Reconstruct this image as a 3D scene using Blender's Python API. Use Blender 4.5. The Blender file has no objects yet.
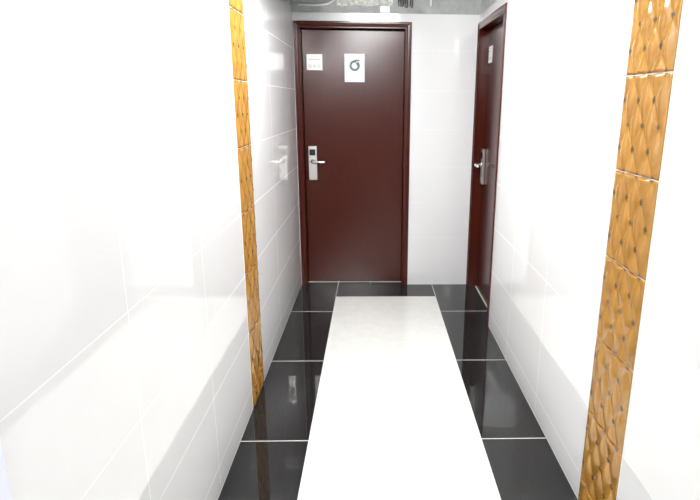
import bpy, bmesh, math, random
from mathutils import Matrix, Vector
random.seed(7)
SC = bpy.context.scene
COL = SC.collection

# ------------------------------------------------------------------ dimensions (metres)
XL, XR, D = -0.604, 0.809, 4.4354        # side wall tile faces, end wall tile face
TILE_TOP, CEIL = 2.1528, 2.75            # tiling stops here, bare cement above
Y_END = 0.795                            # where the left wall turns the corner
HX0, HY0 = -3.2, -3.6                    # hall behind the camera
RX0, RX1, RY1 = -0.294, 0.506, D - 0.3   # cream floor tiles
ROW0, ROWH = 0.113, 0.2965               # wall tile courses
SL0, SL1 = 2.485, 2.765                  # left quilted strip
SR0, SR1 = 1.515, 1.802                  # right quilted strip

# ------------------------------------------------------------------ node helpers
def new_mat(name):
    m = bpy.data.materials.new(name); m.use_nodes = True
    nt = m.node_tree
    return m, nt, nt.nodes['Principled BSDF']

def sett(b, **kw):
    for k, v in kw.items():
        k = k.replace('_', ' ')
        if isinstance(v, tuple) and len(v) == 3: v = (*v, 1)
        b.inputs[k].default_value = v

def math_n(nt, op, a, b=None, c=None):
    n = nt.nodes.new('ShaderNodeMath'); n.operation = op
    for i, v in enumerate((a, b, c)):
        if v is None: continue
        if isinstance(v, (int, float)): n.inputs[i].default_value = v
        else: nt.links.new(v, n.inputs[i])
    return n.outputs[0]

def coords(nt):
    tc = nt.nodes.new('ShaderNodeTexCoord'); sp = nt.nodes.new('ShaderNodeSeparateXYZ')
    nt.links.new(tc.outputs['Object'], sp.inputs[0])
    return tc.outputs['Object'], sp.outputs[0], sp.outputs[1], sp.outputs[2]

def near_line(nt, v, off, step, hw):
    """1 where v lies within hw of off + k*step"""
    d = math_n(nt, 'PINGPONG', math_n(nt, 'SUBTRACT', v, off), step / 2)
    return math_n(nt, 'LESS_THAN', d, hw)

def noise(nt, vec, scale, detail=4, rough=0.55, stretch=None):
    n = nt.nodes.new('ShaderNodeTexNoise')
    n.inputs['Scale'].default_value = scale; n.inputs['Detail'].default_value = detail
    n.inputs['Roughness'].default_value = rough
    if stretch:
        mp = nt.nodes.new('ShaderNodeMapping'); mp.inputs['Scale'].default_value = stretch
        nt.links.new(vec, mp.inputs[0]); vec = mp.outputs[0]
    nt.links.new(vec, n.inputs['Vector'])
    return n.outputs['Fac']

def ramp(nt, fac, stops):
    r = nt.nodes.new('ShaderNodeValToRGB')
    e = r.color_ramp.elements
    while len(e) < len(stops): e.new(0.5)
    for i, (p, c) in enumerate(stops):
        e[i].position = p; e[i].color = (*c, 1)
    nt.links.new(fac, r.inputs[0])
    return r.outputs[0]

def mix(nt, fac, a, b):
    n = nt.nodes.new('ShaderNodeMix'); n.data_type = 'RGBA'
    for i, v in ((0, fac), (6, a), (7, b)):
        if isinstance(v, (int, float)): n.inputs[i].default_value = v
        elif isinstance(v, tuple): n.inputs[i].default_value = (*v, 1)
        else: nt.links.new(v, n.inputs[i])
    return n.outputs[2]

def plain(name, col, rough=0.5, **kw):
    m, nt, b = new_mat(name)
    sett(b, Base_Color=col, Roughness=rough, **kw)
    return m

# ------------------------------------------------------------------ materials
def wall_tile_mat(name, axis, joints, grout=(0.79, 0.79, 0.785), rough=0.015):
    """polished white wall tiles with pale grout; joints = (split, offset below, offset above)"""
    m, nt, b = new_mat(name)
    vec, x, y, z = coords(nt)
    v = (x, y)[axis]
    s, o0, o1 = joints
    g = math_n(nt, 'GREATER_THAN', v, s)
    shift = math_n(nt, 'MULTIPLY_ADD', g, o1 - o0, o0)
    gv = near_line(nt, math_n(nt, 'SUBTRACT', v, shift), 0.0, 0.6, 0.0016)
    gh = near_line(nt, z, ROW0, ROWH, 0.0016)
    gb = math_n(nt, 'LESS_THAN', z, 0.006)
    gm = math_n(nt, 'MAXIMUM', math_n(nt, 'MAXIMUM', gv, gh), gb)
    n = noise(nt, vec, 5.0, 3)
    tile = ramp(nt, n, [(0.3, (0.735, 0.735, 0.735)), (0.7, (0.75, 0.75, 0.75))])
    nt.links.new(mix(nt, gm, tile, grout), b.inputs['Base Color'])
    nt.links.new(math_n(nt, 'MULTIPLY_ADD', gm, 0.45, rough), b.inputs['Roughness'])
    sett(b, IOR=1.52)
    return m

M_WL = wall_tile_mat('polished tile left', 1, ((SL0 + SL1) / 2, SL0, SL1))
M_WR = wall_tile_mat('polished tile right', 1, ((SR0 + SR1) / 2, SR0, SR1))
M_WB = wall_tile_mat('polished tile end', 0, (-5.0, XR, XR), (0.765, 0.765, 0.765), 0.05)

def cement_mat():
    m, nt, b = new_mat('raw cement')
    vec, x, y, z = coords(nt)
    n = noise(nt, vec, 9.0, 8, 0.65)
    n2 = noise(nt, vec, 60.0, 4, 0.6)
    c = ramp(nt, n, [(0.3, (0.32, 0.33, 0.325)), (0.7, (0.54, 0.55, 0.55))])
    c = mix(nt, math_n(nt, 'MULTIPLY', n2, 0.35), c, (0.30, 0.30, 0.29))
    nt.links.new(c, b.inputs['Base Color'])
    sett(b, Roughness=0.9)
    bp = nt.nodes.new('ShaderNodeBump'); bp.inputs['Strength'].default_value = 0.4; bp.inputs['Distance'].default_value = 0.01
    nt.links.new(n2, bp.inputs['Height']); nt.links.new(bp.outputs[0], b.inputs['Normal'])
    return m
M_CEMENT = cement_mat()

def plaster_mat():
    m, nt, b = new_mat('ragged plaster')
    vec, x, y, z = coords(nt)
    n = noise(nt, vec, 40.0, 5, 0.6)
    c = ramp(nt, n, [(0.33, (0.42, 0.43, 0.37)), (0.6, (0.78, 0.79, 0.74))])
    nt.links.new(c, b.inputs['Base Color']); sett(b, Roughness=0.9)
    return m
M_PLASTER = plaster_mat()

def black_floor_mat():
    m, nt, b = new_mat('polished black granite tile')
    vec, x, y, z = coords(nt)
    gy = near_line(nt, y, 2.2148, 0.8, 0.0028)
    inx = math_n(nt, 'MAXIMUM', math_n(nt, 'LESS_THAN', math_n(nt, 'ABSOLUTE', math_n(nt, 'SUBTRACT', x, RX0)), 0.002),
                 math_n(nt, 'LESS_THAN', math_n(nt, 'ABSOLUTE', math_n(nt, 'SUBTRACT', x, RX1)), 0.002))
    mid = math_n(nt, 'LESS_THAN', math_n(nt, 'ABSOLUTE', math_n(nt, 'SUBTRACT', x, -0.02)), 0.0012)
    far = math_n(nt, 'GREATER_THAN', y, RY1)
    lim = math_n(nt, 'LESS_THAN', y, D + 0.2)
    gx = math_n(nt, 'MULTIPLY', math_n(nt, 'MAXIMUM', inx, math_n(nt, 'MULTIPLY', mid, math_n(nt, 'GREATER_THAN', y, D))), math_n(nt, 'MULTIPLY', far, lim))
    gm = math_n(nt, 'MAXIMUM', gy, gx)
    n = noise(nt, vec, 120.0, 2, 0.6)
    c = ramp(nt, n, [(0.35, (0.009, 0.009, 0.0092)), (0.75, (0.021, 0.021, 0.0215))])
    nt.links.new(mix(nt, gm, c, (0.62, 0.62, 0.60)), b.inputs['Base Color'])
    nt.links.new(math_n(nt, 'MULTIPLY_ADD', gm, 0.4, 0.02), b.inputs['Roughness'])
    sett(b, IOR=1.5)
    return m
M_BLACK = black_floor_mat()

def cream_floor_mat():
    m, nt, b = new_mat('polished cream marble tile')
    vec, x, y, z = coords(nt)
    n = noise(nt, vec, 14.0, 6, 0.65)
    c = ramp(nt, n, [(0.3, (0.68, 0.675, 0.64)), (0.6, (0.735, 0.73, 0.695))])
    gy = near_line(nt, y, RY1, 0.8, 0.0008)
    nt.links.new(mix(nt, gy, c, (0.72, 0.71, 0.66)), b.inputs['Base Color'])
    sett(b, Roughness=0.08, IOR=1.5)
    return m
M_CREAM = cream_floor_mat()

def wood_mat():
    m, nt, b = new_mat('dark mahogany varnish')
    vec, x, y, z = coords(nt)
    n = noise(nt, vec, 3.0, 7, 0.65, (14, 14, 1.0))
    n2 = noise(nt, vec, 2.2, 3)
    c = ramp(nt, n, [(0.25, (0.040, 0.0034, 0.0015)), (0.75, (0.056, 0.0060, 0.0024))])
    c = mix(nt, math_n(nt, 'MULTIPLY', n2, 0.45), c, (0.066, 0.0130, 0.0042))
    nt.links.new(c, b.inputs['Base Color'])
    sett(b, Roughness=0.215, IOR=1.40)
    return m
M_WOOD = wood_mat()

def gold_mat():
    m, nt, b = new_mat('golden quilted glaze')
    vec, x, y, z = coords(nt)
    n = noise(nt, vec, 7.0, 4, 0.6, (1, 3, 1))
    n2 = noise(nt, vec, 30.0, 3, 0.6, (1, 3, 0.4))
    c = ramp(nt, n, [(0.3, (0.26, 0.110, 0.012)), (0.7, (0.41, 0.200, 0.028))])
    c = mix(nt, math_n(nt, 'MULTIPLY', n2, 0.3), c, (0.46, 0.25, 0.055))
    nt.links.new(c, b.inputs['Base Color'])
    sett(b, Roughness=0.12, IOR=1.68)
    return m
M_GOLD = gold_mat()
M_BUTTON = plain('quilt button', (0.10, 0.065, 0.03), 0.25)
M_GROUT = plain('white grout', (0.88, 0.87, 0.84), 0.6)
M_STEEL = plain('brushed satin steel', (0.62, 0.60, 0.56), 0.34, Metallic=1.0)
M_CHROME = plain('bright chrome', (0.86, 0.86, 0.88), 0.14, Metallic=1.0)
M_KEY = plain('black keypad glass', (0.012, 0.016, 0.026), 0.12)
M_WHITE = plain('white plastic', (0.86, 0.87, 0.88), 0.35)
M_SIGN = plain('white sign plate', (0.90, 0.90, 0.90), 0.4)
M_PLAQUE = plain('silvery white plaque', (0.80, 0.83, 0.87), 0.3)
M_INK = plain('grey print', (0.50, 0.48, 0.50), 0.5)
M_INK_PALE = plain('pale green print', (0.66, 0.74, 0.60), 0.5)
M_INK_WARM = plain('pale ochre print', (0.82, 0.74, 0.60), 0.5)
M_EMBLEM = plain('slate emblem ink', (0.12, 0.17, 0.175), 0.5)
M_BORDER = plain('grey border line', (0.52, 0.54, 0.56), 0.4)
M_SEAL = plain('pale sealant', (0.62, 0.57, 0.50), 0.6)
M_WIRE = plain('dark wire sheath', (0.05, 0.047, 0.035), 0.6)
M_RUBBER = plain('dark gap', (0.01, 0.008, 0.008), 0.8)
M_PAINT = plain('grey hall paint', (0.14, 0.14, 0.145), 0.7)
M_TRIMW = plain('cool white corner trim', (0.72, 0.75, 0.84), 0.35)
M_DUCT = plain('grey sheet metal', (0.16, 0.165, 0.16), 0.5)
M_HALL = plain('grey hall floor tile', (0.16, 0.155, 0.15), 0.2)
def emit_mat(name, col, s):
    m, nt, b = new_mat(name)
    sett(b, Base_Color=(0.8, 0.8, 0.8), Emission_Color=col, Emission_Strength=s)
    return m

# ------------------------------------------------------------------ mesh helpers
def obj(name, bm, mats, parent=None, smooth=False):
    me = bpy.data.meshes.new(name)
    bmesh.ops.recalc_face_normals(bm, faces=bm.faces)
    bm.to_mesh(me); bm.free()
    for m in (mats if isinstance(mats, (list, tuple)) else [mats]): me.materials.append(m)
    if smooth:
        for p in me.polygons: p.use_smooth = True
    o = bpy.data.objects.new(name, me); COL.objects.link(o)
    if parent: o.parent = parent
    return o

def empty(name, loc, rz=0.0):
    o = bpy.data.objects.new(name, None); COL.objects.link(o)
    o.location = loc; o.rotation_euler = (0, 0, rz); o.empty_display_size = 0.1
    return o

def tag(o, label=None, cat=None, group=None, kind=None):
    if label: o['label'] = label
    if cat: o['category'] = cat
    if group: o['group'] = group
    if kind: o['kind'] = kind
    return o

def box(bm, x0, x1, y0, y1, z0, z1, bevel=0.0, seg=2):
    r = bmesh.ops.create_cube(bm, size=1.0)
    vs = r['verts']
    for v in vs:
        v.co = Vector((x0 + (v.co.x + .5) * (x1 - x0), y0 + (v.co.y + .5) * (y1 - y0), z0 + (v.co.z + .5) * (z1 - z0)))
    if bevel:
        es = list({e for v in vs for e in v.link_edges})
        bmesh.ops.bevel(bm, geom=es, offset=bevel, segments=seg, profile=0.7, affect='EDGES')
    return bm

def slab(pts, vec):
    """solid from a polygon swept along vec"""
    bm = bmesh.new()
    f = bm.faces.new([bm.verts.new(p) for p in pts])
    r = bmesh.ops.extrude_face_region(bm, geom=[f])
    bmesh.ops.translate(bm, verts=[v for v in r['geom'] if isinstance(v, bmesh.types.BMVert)], vec=vec)
    return bm

def tube(bm, pts, rad, seg=12):
    pts = [Vector(p) for p in pts]
    rings = []
    for i, p in enumerate(pts):
        t = (pts[min(i + 1, len(pts) - 1)] - pts[max(i - 1, 0)]).normalized()
        a = t.cross(Vector((0, 0, 1)))
        if a.length < 1e-3: a = t.cross(Vector((0, 1, 0)))
        a.normalize(); b = t.cross(a)
        r = rad[i] if isinstance(rad, (list, tuple)) else rad
        rings.append([bm.verts.new(p + a * r * math.cos(q) + b * r * math.sin(q)) for q in (2 * math.pi * k / seg for k in range(seg))])
    for A, B in zip(rings, rings[1:]):
        for k in range(seg): bm.faces.new((A[k], A[(k + 1) % seg], B[(k + 1) % seg], B[k]))
    bm.faces.new(rings[0]); bm.faces.new(rings[-1])
    return bm

# ------------------------------------------------------------------ setting: floor
bm = bmesh.new(); box(bm, XL - 0.25, XR + 0.3, HY0, D + 0.3, -0.06, 0.0)
floor = tag(obj('floor', bm, M_BLACK), 'polished black tile floor with thin white grout lines along both walls', 'floor', kind='structure')
bm = bmesh.new(); box(bm, RX0, RX1, HY0 + 0.01, RY1, 0.0, 0.0006)
tag(obj('cream_inlay', bm, M_CREAM, floor), 'cream marble tile band down the middle')
bm = bmesh.new(); box(bm, HX0, XL - 0.25, HY0, Y_END + 0.01, -0.06, 0.0)
tag(obj('hall_floor', bm, M_HALL, floor), 'grey floor of the adjoining hall')

# ------------------------------------------------------------------ setting: walls
DW, DH, FW = 0.896, 2.094, 0.05           # door frame outer width, height, face width
DBX, DRY = -0.152, 3.981                  # door centres on the end wall and on the right wall
hw = DW / 2 - 0.012                      # half of the masonry opening
TH = 0.16

bm = slab([(XL - TH, D, 0), (DBX - hw, D, 0), (DBX - hw, D, DH - .012), (DBX + hw, D, DH - .012), (DBX + hw, D, 0),
           (XR + TH, D, 0), (XR + TH, D, TILE_TOP), (XL - TH, D, TILE_TOP)], (0, TH, 0))
wall_back = tag(obj('wall_back', bm, M_WB), 'white tiled end wall around the dark red door', 'wall', kind='structure')
bm = bmesh.new(); box(bm, XL - TH, XR + TH, D + 0.012, D + TH, TILE_TOP, CEIL)
tag(obj('cement_band', bm, M_CEMENT, wall_back), 'bare grey cement above the tiles')

bm = bmesh.new(); box(bm, XL - TH, XL, Y_END, D, 0, TILE_TOP)
wall_left = tag(obj('wall_left', bm, M_WL), 'polished white tiled wall facing the side door', 'wall', kind='structure')
bm = bmesh.new(); box(bm, XL - TH, XL - 0.012, Y_END, D + 0.012, TILE_TOP, CEIL)
tag(obj('cement_band', bm, M_CEMENT, wall_left), 'bare grey cement above the tiles')

bm = slab([(XR, HY0, 0), (XR, DRY - hw, 0), (XR, DRY - hw, DH - .012), (XR, DRY + hw, DH - .012), (XR, DRY + hw, 0),
           (XR, D, 0), (XR, D, TILE_TOP), (XR, HY0, TILE_TOP)], (TH, 0, 0))
wall_right = tag(obj('wall_right', bm, M_WR), 'polished white tiled wall with the side door', 'wall', kind='structure')
bm = bmesh.new(); box(bm, XR + 0.012, XR + TH, HY0, D + 0.012, TILE_TOP, CEIL)
tag(obj('cement_band', bm, M_CEMENT, wall_right), 'bare grey cement above the tiles')

# closed backs behind both door recesses, so nothing shows through the gaps
bm = bmesh.new(); box(bm, DBX - .5, DBX + .5, D + TH, D + TH + .02, 0, 2.15)
obj('door_backing', bm, M_RUBBER, wall_back)
bm = bmesh.new(); box(bm, XR + TH, XR + TH + .02, DRY - .5, DRY + .5, 0, 2.15)
obj('door_backing', bm, M_RUBBER, wall_right)

# corner trim where the left wall turns into the hall
bm = bmesh.new()
box(bm, XL - TH, XL + 0.004, Y_END - 0.05, Y_END, 0, 2.7, 0.004)
tag(obj('trim_1', bm, M_TRIMW), 'cool white corner trim closing the near end of the tiled wall', 'trim', kind='structure')

# hall behind the camera
bm = bmesh.new(); box(bm, HX0, XL - TH, Y_END - 0.05, Y_END + 0.07, 0, CEIL)
tag(obj('wall_hall', bm, M_PAINT), 'grey painted hall wall around the corner', 'wall', kind='structure')
bm = bmesh.new(); box(bm, HX0 - .1, HX0, HY0, Y_END + 0.07, 0, CEIL)
tag(obj('wall_hall_side', bm, M_PAINT), 'grey painted side wall of the hall', 'wall', kind='structure')
bm = bmesh.new(); box(bm, HX0 - .1, XR + TH, HY0 - .1, HY0, 0, CEIL)
tag(obj('wall_front', bm, M_PAINT), 'grey painted wall at the far side of the hall', 'wall', kind='structure')
bm = bmesh.new(); box(bm, HX0 - .1, XR + TH, HY0 - .1, Y_END + .07, CEIL, CEIL + .1)
ceiling = tag(obj('ceiling', bm, M_PAINT), 'grey hall ceiling and bare cement corridor ceiling', 'ceiling', kind='structure')
bm = bmesh.new(); box(bm, XL - TH, XR + TH, Y_END + .07, D + TH, CEIL, CEIL + .1)
obj('cement_slab', bm, M_CEMENT, ceiling)

# ------------------------------------------------------------------ quilted tile strips
def quilt_tile(y0, y1, z0, z1, sign, xw, ztile, ny=44, nz=52):
    """one moulded tile: diamond pillows between creases, a dark button where creases meet; sign = direction out of the wall"""
    bm = bmesh.new()
    g = 0.0012
    w, h = y1 - y0 - 2 * g, ROWH
    nz = max(8, int(nz * (z1 - z0) / ROWH))
    grid = []
    btn = set()
    for j in range(nz + 1):
        row = []
        z = z0 + g + (z1 - z0 - 2 * g) * j / nz
        for i in range(ny + 1):
            y = y0 + g + w * i / ny
            u = (y - y0) / (y1 - y0) * 3 + 0.62; v = (z - ztile) / h * 2
            a, b = (u + v) % 1.0, (u - v) % 1.0
            pil = (max(0, math.sin(math.pi * a)) * max(0, math.sin(math.pi * b))) ** 0.7
            ed = min(1, min(i, ny - i) / 5) ; hh = 0.0022 + 0.0095 * pil * ed
            # distance to the nearest crossing of creases
            best = 9
            for du in (0, 0.5):
                for_u = (u - du) - round(u - du); for_v = (v - du) - round(v - du)
                best = min(best, math.hypot(for_u * (y1 - y0) / 3, for_v * h / 2))
            if best < 0.0085: hh = 0.0032 + 0.0022 * math.sqrt(max(0, 1 - (best / 0.0085) ** 2)); btn.add((i, j))
            if i in (0, ny) or j in (0, nz): hh = 0.0020
            row.append(bm.verts.new((xw + sign * hh, y, z)))
        grid.append(row)
    for j in range(nz):
        for i in range(ny):
            f = bm.faces.new((grid[j][i], grid[j][i + 1], grid[j + 1][i + 1], grid[j + 1][i]))
            if sum(((i + p, j + q) in btn) for p in (0, 1) for q in (0, 1)) >= 2: f.material_index = 1
    # skirt back to the grout bed
    rim = [grid[0][i] for i in range(ny + 1)] + [grid[j][ny] for j in range(1, nz + 1)] + \
          [grid[nz][i] for i in range(ny - 1, -1, -1)] + [grid[j][0] for j in range(nz - 1, 0, -1)]
    back = [bm.verts.new((xw + sign * 0.0011, v.co.y, v.co.z)) for v in rim]
    for k in range(len(rim)):
        q = (k + 1) % len(rim); bm.faces.new((rim[k], rim[q], back[q], back[k]))
    bm.faces.new(back)
    return bm

def strip(xw, sign, y0, y1, label):
    root = empty('decorative_tile_strip', (xw, (y0 + y1) / 2, 0))
    tag(root, label, 'tile strip', 'quilted tile strips')
    off = Matrix.Translation((-xw, -(y0 + y1) / 2, 0))
    bm = bmesh.new(); box(bm, min(xw, xw + sign * .001), max(xw, xw + sign * .001), y0, y1, 0, TILE_TOP)
    bm.transform(off); tag(obj('grout_bed', bm, M_GROUT, root), 'white grout between the tiles')
    zs = [0.0] + [ROW0 + ROWH * k for k in range(7)] + [TILE_TOP]
    for k in range(len(zs) - 1):
        z0, z1 = zs[k], zs[k + 1]
        bm = quilt_tile(y0, y1, z0, z1, sign, xw, ROW0)
        bm.transform(off)
        obj('quilted_tile', bm, [M_GOLD, M_BUTTON], root, smooth=True)
    return root
strip(XL, 1, SL0, SL1, 'golden diamond-quilted tile strip on the wall opposite the side door')
strip(XR, -1, SR0, SR1, 'golden diamond-quilted tile strip on the same wall as the side door')

# ------------------------------------------------------------------ doors
def frame_mesh():
    """architrave and lining swept round three sides with mitred corners; local -y faces out"""
    prof = [(0, 0.0), (0, -.007), (.003, -.011), (.014, -.011), (.018, -.006), (.026, -.005), (.040, -.007),
            (.046, -.007), (FW, -.003), (FW, .068), (FW + .0, .10), (.016, .10), (.016, 0.0)]
    x0, x1, zt = -DW / 2, DW / 2, DH
    bm = bmesh.new()
    rows = []
    for u, v in prof:
        rows.append([bm.verts.new(p) for p in ((x0 + u, v, 0), (x0 + u, v, zt - u), (x1 - u, v, zt - u), (x1 - u, v, 0))])
    n = len(rows)
    for k in range(n):
        A, B = rows[k], rows[(k + 1) % n]
        for s in range(3): bm.faces.new((A[s], A[s + 1], B[s + 1], B[s]))
    bm.faces.new([r[0] for r in rows]); bm.faces.new([r[3] for r in reversed(rows)])
    return bm

def lever_mesh():
    bm = bmesh.new()
    zc = 1.036
    tube(bm, [(-.333, .050, zc), (-.333, .040, zc)], .017, 20)
    pts, rad = [(-.333, .042, zc), (-.333, .014, zc)], [.012, .012]
    for k in range(1, 6):
        a = math.pi / 2 * k / 5
        pts.append((-.333 + .014 * (1 - math.cos(a)), .014 - .014 * math.sin(a), zc)); rad.append(.012)
    pts += [(-.29, -.001, zc), (-.25, .001, zc - .001), (-.216, .004, zc - .002)]; rad += [.0125, .0125, .0115]
    tube(bm, pts, rad, 14)
    return bm

def make_door(name, loc, rz, label):
    root = tag(empty(name, loc, rz), label, 'door', kind='structure')
    obj('door_frame', frame_mesh(), M_WOOD, root)
    lw = DW / 2 - FW - .0025
    bm = bmesh.new(); box(bm, -lw, lw, .07, .113, .012, DH - FW - .006, .0015, 1)
    obj('door_leaf', bm, M_WOOD, root)
    # dark rubber stop in the rebate behind the leaf
    bm = bmesh.new(); box(bm, -lw - .002, lw + .002, .116, .122, .0, DH - FW - .001)
    obj('door_stop', bm, M_RUBBER, root)
    bm = bmesh.new(); box(bm, -lw, lw, .060, .0695, .0005, .006, .001, 1)
    tag(obj('sealant_strip', bm, M_SEAL, root), 'pale line along the foot of the door')
    # electronic lock
    bm = bmesh.new(); box(bm, -.368, -.300, .048, .0695, .884, 1.158, .006, 3)
    lock = tag(obj('electronic_lock', bm, M_STEEL, root), 'tall satin steel lock plate')
    bm = bmesh.new(); box(bm, -.359, -.312, .0462, .0478, 1.084, 1.132, .0006, 1)
    tag(obj('keypad', bm, M_KEY, lock), 'dark keypad window')
    tag(obj('lever_handle', lever_mesh(), M_CHROME, lock, smooth=True), 'bright chrome lever')
    bm = bmesh.new(); tube(bm, [(-.334, .0478, .925), (-.334, .044, .925)], .009, 18)
    obj('key_cover', bm, M_STEEL, lock)
    return root
make_door('door_1', (DBX, D, 0), 0, 'dark red wooden door at the end of the corridor with two notices')
make_door('door_2', (XR, DRY, 0), -math.pi / 2, 'dark red wooden door recessed in the side wall, seen edge-on')

# ------------------------------------------------------------------ notices on the doors (resting on the leaf, things of their own)
def local_root(name, centre, z, door_loc, rz):
    c = Matrix.Rotation(rz, 4, 'Z') @ Vector((centre, .07, 0))
    return empty(name, (door_loc[0] + c.x, door_loc[1] + c.y, z), rz)

def door_notice(centre, z0, door_loc, rz, label):
    """square white notice: faint lines above a row of three small round signs"""
    r = tag(local_root('door_notice', centre, z0, door_loc, rz), label, 'notice', 'square door notices')
    s = .061
    bm = bmesh.new(); box(bm, -s, s, -.0032, -.0002, 0, .119, .001, 1)
    obj('notice_plate', bm, M_SIGN, r)
    bm = bmesh.new(); box(bm, -.030, .030, -.0038, -.0033, .098, .103); obj('printed_line', bm, M_INK_WARM, r)
    bm = bmesh.new(); box(bm, -.044, .044, -.0038, -.0033, .077, .083); obj('printed_line', bm, M_INK, r)
    bm = bmesh.new(); box(bm, -.044, .046, -.0038, -.0033, .058, .063); obj('printed_line', bm, M_INK_PALE, r)
    for k, x in enumerate((-.034, 0, .034)):
        bm = bmesh.new()
        n = 20; ring = []
        for q in range(n):
            a = 2 * math.pi * q / n
            ring.append([bm.verts.new((x + rr * math.cos(a), yy, .030 + rr * math.sin(a))) for rr, yy in ((.012, -.0033), (.012, -.0039), (.007, -.0039), (.007, -.0033))])
        for q in range(n):
            A, B = ring[q], ring[(q + 1) % n]
            for t in range(4): bm.faces.new((A[t], A[(t + 1) % 4], B[(t + 1) % 4], B[t]))
        o = obj('printed_symbol', bm, M_INK, r)
    return r
door_notice(-.3025, 1.743, (DBX, D, 0), 0, 'square white notice on the end door above its lock')
door_notice(-.305, 1.798, (XR, DRY, 0), -math.pi / 2, 'square white notice high on the recessed side door')

r = tag(local_root('emblem_plaque', .009, 1.657, (DBX, D, 0), 0),
        'tall silvery white plaque with a dark round emblem on the end door', 'plaque')
bm = bmesh.new(); box(bm, -.078, .078, -.006, -.0002, 0, .210, .002, 2); obj('plaque_plate', bm, M_PLAQUE, r)
bm = bmesh.new()   # thin border
o_, i_ = (-.071, .071, .007, .203), (-.068, .068, .010, .200)
pts = lambda b, y: [(b[0], y, b[2]), (b[1], y, b[2]), (b[1], y, b[3]), (b[0], y, b[3])]
rings = [[bm.verts.new(p) for p in pts(b, y)] for b, y in ((o_, -.0061), (o_, -.0066), (i_, -.0066), (i_, -.0061))]
for k in range(4):
    A, B = rings[k], rings[(k + 1) % 4]
    for t in range(4): bm.faces.new((A[t], A[(t + 1) % 4], B[(t + 1) % 4], B[t]))
obj('border_line', bm, M_BORDER, r)
def arc_band(cx, cz, r0, r1, a0, a1, n=36):
    bm = bmesh.new(); rows = []
    for q in range(n + 1):
        a = math.radians(a0 + (a1 - a0) * q / n)
        rows.append([bm.verts.new((cx + rr * math.cos(a), yy, cz + rr * math.sin(a))) for rr, yy in ((r1, -.0061), (r1, -.0067), (r0, -.0067), (r0, -.0061))])
    for A, B in zip(rows, rows[1:]):
        for t in range(4): bm.faces.new((A[t], A[(t + 1) % 4], B[(t + 1) % 4], B[t]))
    bm.faces.new(rows[0]); bm.faces.new(rows[-1])
    return bm
# round emblem: thick ring open at the upper right, a bar flying off its top, a wedge turned into the ring
ECX, ECZ = .001, .122
emb = obj('emblem', arc_band(ECX, ECZ, .023, .041, 64, 410), M_EMBLEM, r)
obj('emblem_bar', slab([(ECX - .004, -.0061, ECZ + .030), (ECX + .040, -.0061, ECZ + .036), (ECX + .040, -.0061, ECZ + .044), (ECX + .012, -.0061, ECZ + .046), (ECX - .010, -.0061, ECZ + .040)], (0, -.0006, 0)), M_EMBLEM, emb)
obj('emblem_wedge', slab([(ECX + .004, -.0061, ECZ + .024), (ECX + .030, -.0061, ECZ + .020), (ECX + .026, -.0061, ECZ + .004), (ECX + .018, -.0061, ECZ - .004), (ECX + .014, -.0061, ECZ + .012)], (0, -.0006, 0)), M_EMBLEM, emb)

# ------------------------------------------------------------------ bits on the bare cement above the end wall's tiles
YC = D + 0.012
# ragged plaster patch
rnd = random.Random(3)
low = []
xs = -0.272
while xs < 0.150:
    low.append((xs, YC, 2.204 + 0.010 * (rnd.random() - .5) + .004 * math.sin(xs * 40)))
    xs += 0.006 + 0.012 * rnd.random()
pp = low + [(0.15, YC, 2.222), (0.155, YC, 2.26), (0.16, YC, 2.34), (0.06, YC, 2.40), (-.12, YC, 2.38), (-.24, YC, 2.42), (-.29, YC, 2.33), (-.268, YC, 2.24)]
tag(obj('plaster_patch', slab(pp, (0, -.008, 0)), M_PLASTER, wall_back), 'ragged off-white plaster with a torn lower edge')

# white conduit, level and then bending up into the plaster
pts = [(-.56, YC - .013, 2.207), (-.44, YC - .013, 2.205), (-.40, YC - .013, 2.206)]
for k in range(1, 9):
    a = math.radians(78) * k / 8
    pts.append((-.40 + .13 * math.sin(a), YC - .013, 2.206 + .13 * (1 - math.cos(a)) * .55))
pts += [(-.255, YC - .013, 2.33), (-.25, YC - .013, 2.50)]
bm = tube(bmesh.new(), pts, .0085, 12)
tag(obj('conduit_pipe', bm, M_WHITE, smooth=True), 'white bent conduit on the bare cement over the end door frame', 'pipe')

# cut wires hanging from the cement
wb = tag(empty('wire_bundle', (.245, YC - .012, 2.19)), 'row of dark cut wires hanging on the cement above the end door', 'wires')
rnd = random.Random(5)
for k in range(9):
    x = -.052 + .013 * k + .003 * (rnd.random() - .5)
    zl = .002 + .018 * rnd.random()
    pts = [(x + .006 * (rnd.random() - .5), -.002 * (k % 3), zl), (x, -.002 * (k % 3), zl + .03), (x + .003, 0, .12), (x, 0, .30)]
    obj('wire', tube(bmesh.new(), pts, .0042, 8), M_WHITE if k == 6 else M_WIRE, wb, smooth=True)

bm = tube(bmesh.new(), [(.438, YC - .010, 2.207), (.438, YC - .010, 2.42)], .0085, 14)
tag(obj('pipe_stub', bm, M_WHITE, smooth=True), 'short upright white pipe on the cement beside the hanging wires', 'pipe')

jb = tag(empty('junction_box', (.091, YC, 2.1535)), 'small white box standing on the tile edge above the end door', 'box')
bm = bmesh.new(); box(bm, -.038, .038, -.030, -.0005, 0, .050, .003, 2); obj('box_body', bm, M_WHITE, jb)
bm = bmesh.new(); box(bm, -.034, .034, -.0335, -.0302, .004, .046, .001, 1); obj('box_cover', bm, M_WHITE, jb)

# unseen sheet-metal duct, added to shade the upper left corner
du = tag(empty('added_shade_duct', (-.43, 3.45, 2.18)), 'unseen grey duct added above the tiles to shade the left corner', 'duct')
bm = bmesh.new(); box(bm, -.155, .155, -.65, .62, 0, .30, .006, 1); obj('shade_duct_body', bm, M_DUCT, du)
for y in (-.64, -.02, .60):
    for x in (-.13, .13): obj('hanger', tube(bmesh.new(), [(x, y, .302), (x, y, CEIL - 2.18 - .001)], .005, 8), M_STEEL, du)

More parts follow.
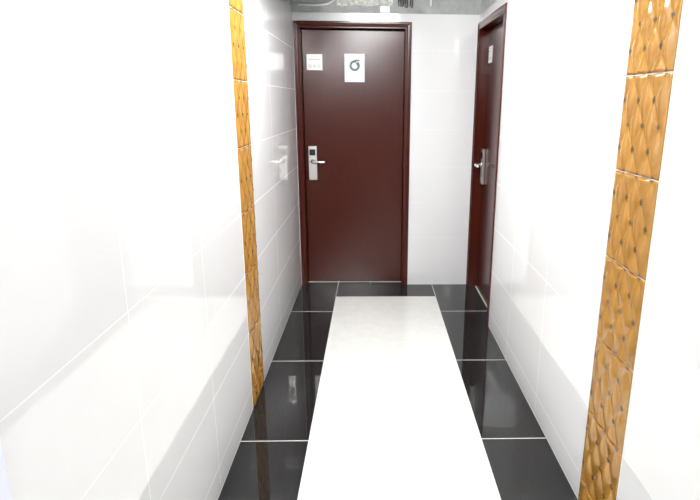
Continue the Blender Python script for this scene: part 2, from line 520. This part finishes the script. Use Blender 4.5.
# ------------------------------------------------------------------ corridor lamps, and a fill lamp added in the hall
def panel_light(x, y, sx, sy, strength, label, z=CEIL, deep=.0055, col=(.98, .99, 1)):
    r = tag(empty('ceiling_light', (x, y, z)), label, 'lamp')
    bm = bmesh.new(); box(bm, -sx / 2 - .03, sx / 2 + .03, -sy / 2 - .03, sy / 2 + .03, -.05, -.0005, .004, 1)
    obj('lamp_housing', bm, M_WHITE, r)
    bm = bmesh.new(); box(bm, -sx / 2, sx / 2, -sy / 2, sy / 2, -.0505 - deep, -.0505)
    obj('diffuser', bm, emit_mat('lamp diffuser', col, strength), r)
    return r
panel_light(0.01, 2.6, .5, .5, 20, 'square white box lamp hung over the corridor', 2.46, .15)
panel_light(-0.22, 1.4, .07, .65, 62, 'narrow tube lamp hung over the corridor', 2.66)
panel_light(-0.3, -2.6, .5, .5, 72, 'unseen fill lamp added in the hall for frontal light', 2.72, .2)  # unseen box lamp, added to brighten the end wall from the front

w = bpy.data.worlds.new('World'); SC.world = w; w.use_nodes = True
w.node_tree.nodes['Background'].inputs[0].default_value = (1, 1, 1, 1)
w.node_tree.nodes['Background'].inputs[1].default_value = 0.1

# ------------------------------------------------------------------ camera
f, pt, yw, rl, CX, CY = 547.22, .2576, .0339, .0095, 390.64, 245.76
F = Vector((math.sin(yw) * math.cos(pt), math.cos(yw) * math.cos(pt), -math.sin(pt)))
R0 = Vector((math.cos(yw), -math.sin(yw), 0)); U0 = R0.cross(F)
R = R0 * math.cos(rl) + U0 * math.sin(rl); U = -R0 * math.sin(rl) + U0 * math.cos(rl)
cd = bpy.data.cameras.new('camera'); cam = bpy.data.objects.new('camera', cd); COL.objects.link(cam)
mw = Matrix((R, U, -F)).transposed().to_4x4(); mw.translation = (0, 0, 1.5105)
cam.matrix_world = mw
cd.sensor_width = 36; cd.sensor_fit = 'HORIZONTAL'; cd.lens = f / 700 * 36
cd.shift_x = (350 - CX) / 700; cd.shift_y = (CY - 250) / 700
cd.clip_start = .02
SC.camera = cam

SC.view_settings.view_transform = 'Standard'; SC.view_settings.look = 'None'
SC.view_settings.gamma = 1; SC.view_settings.use_curve_mapping = False
SC.view_settings.exposure = 1.15
SC.cycles.caustics_reflective = False
SC.cycles.max_bounces = 14; SC.cycles.diffuse_bounces = 8; SC.cycles.glossy_bounces = 6
SC.cycles.sample_clamp_indirect = 6
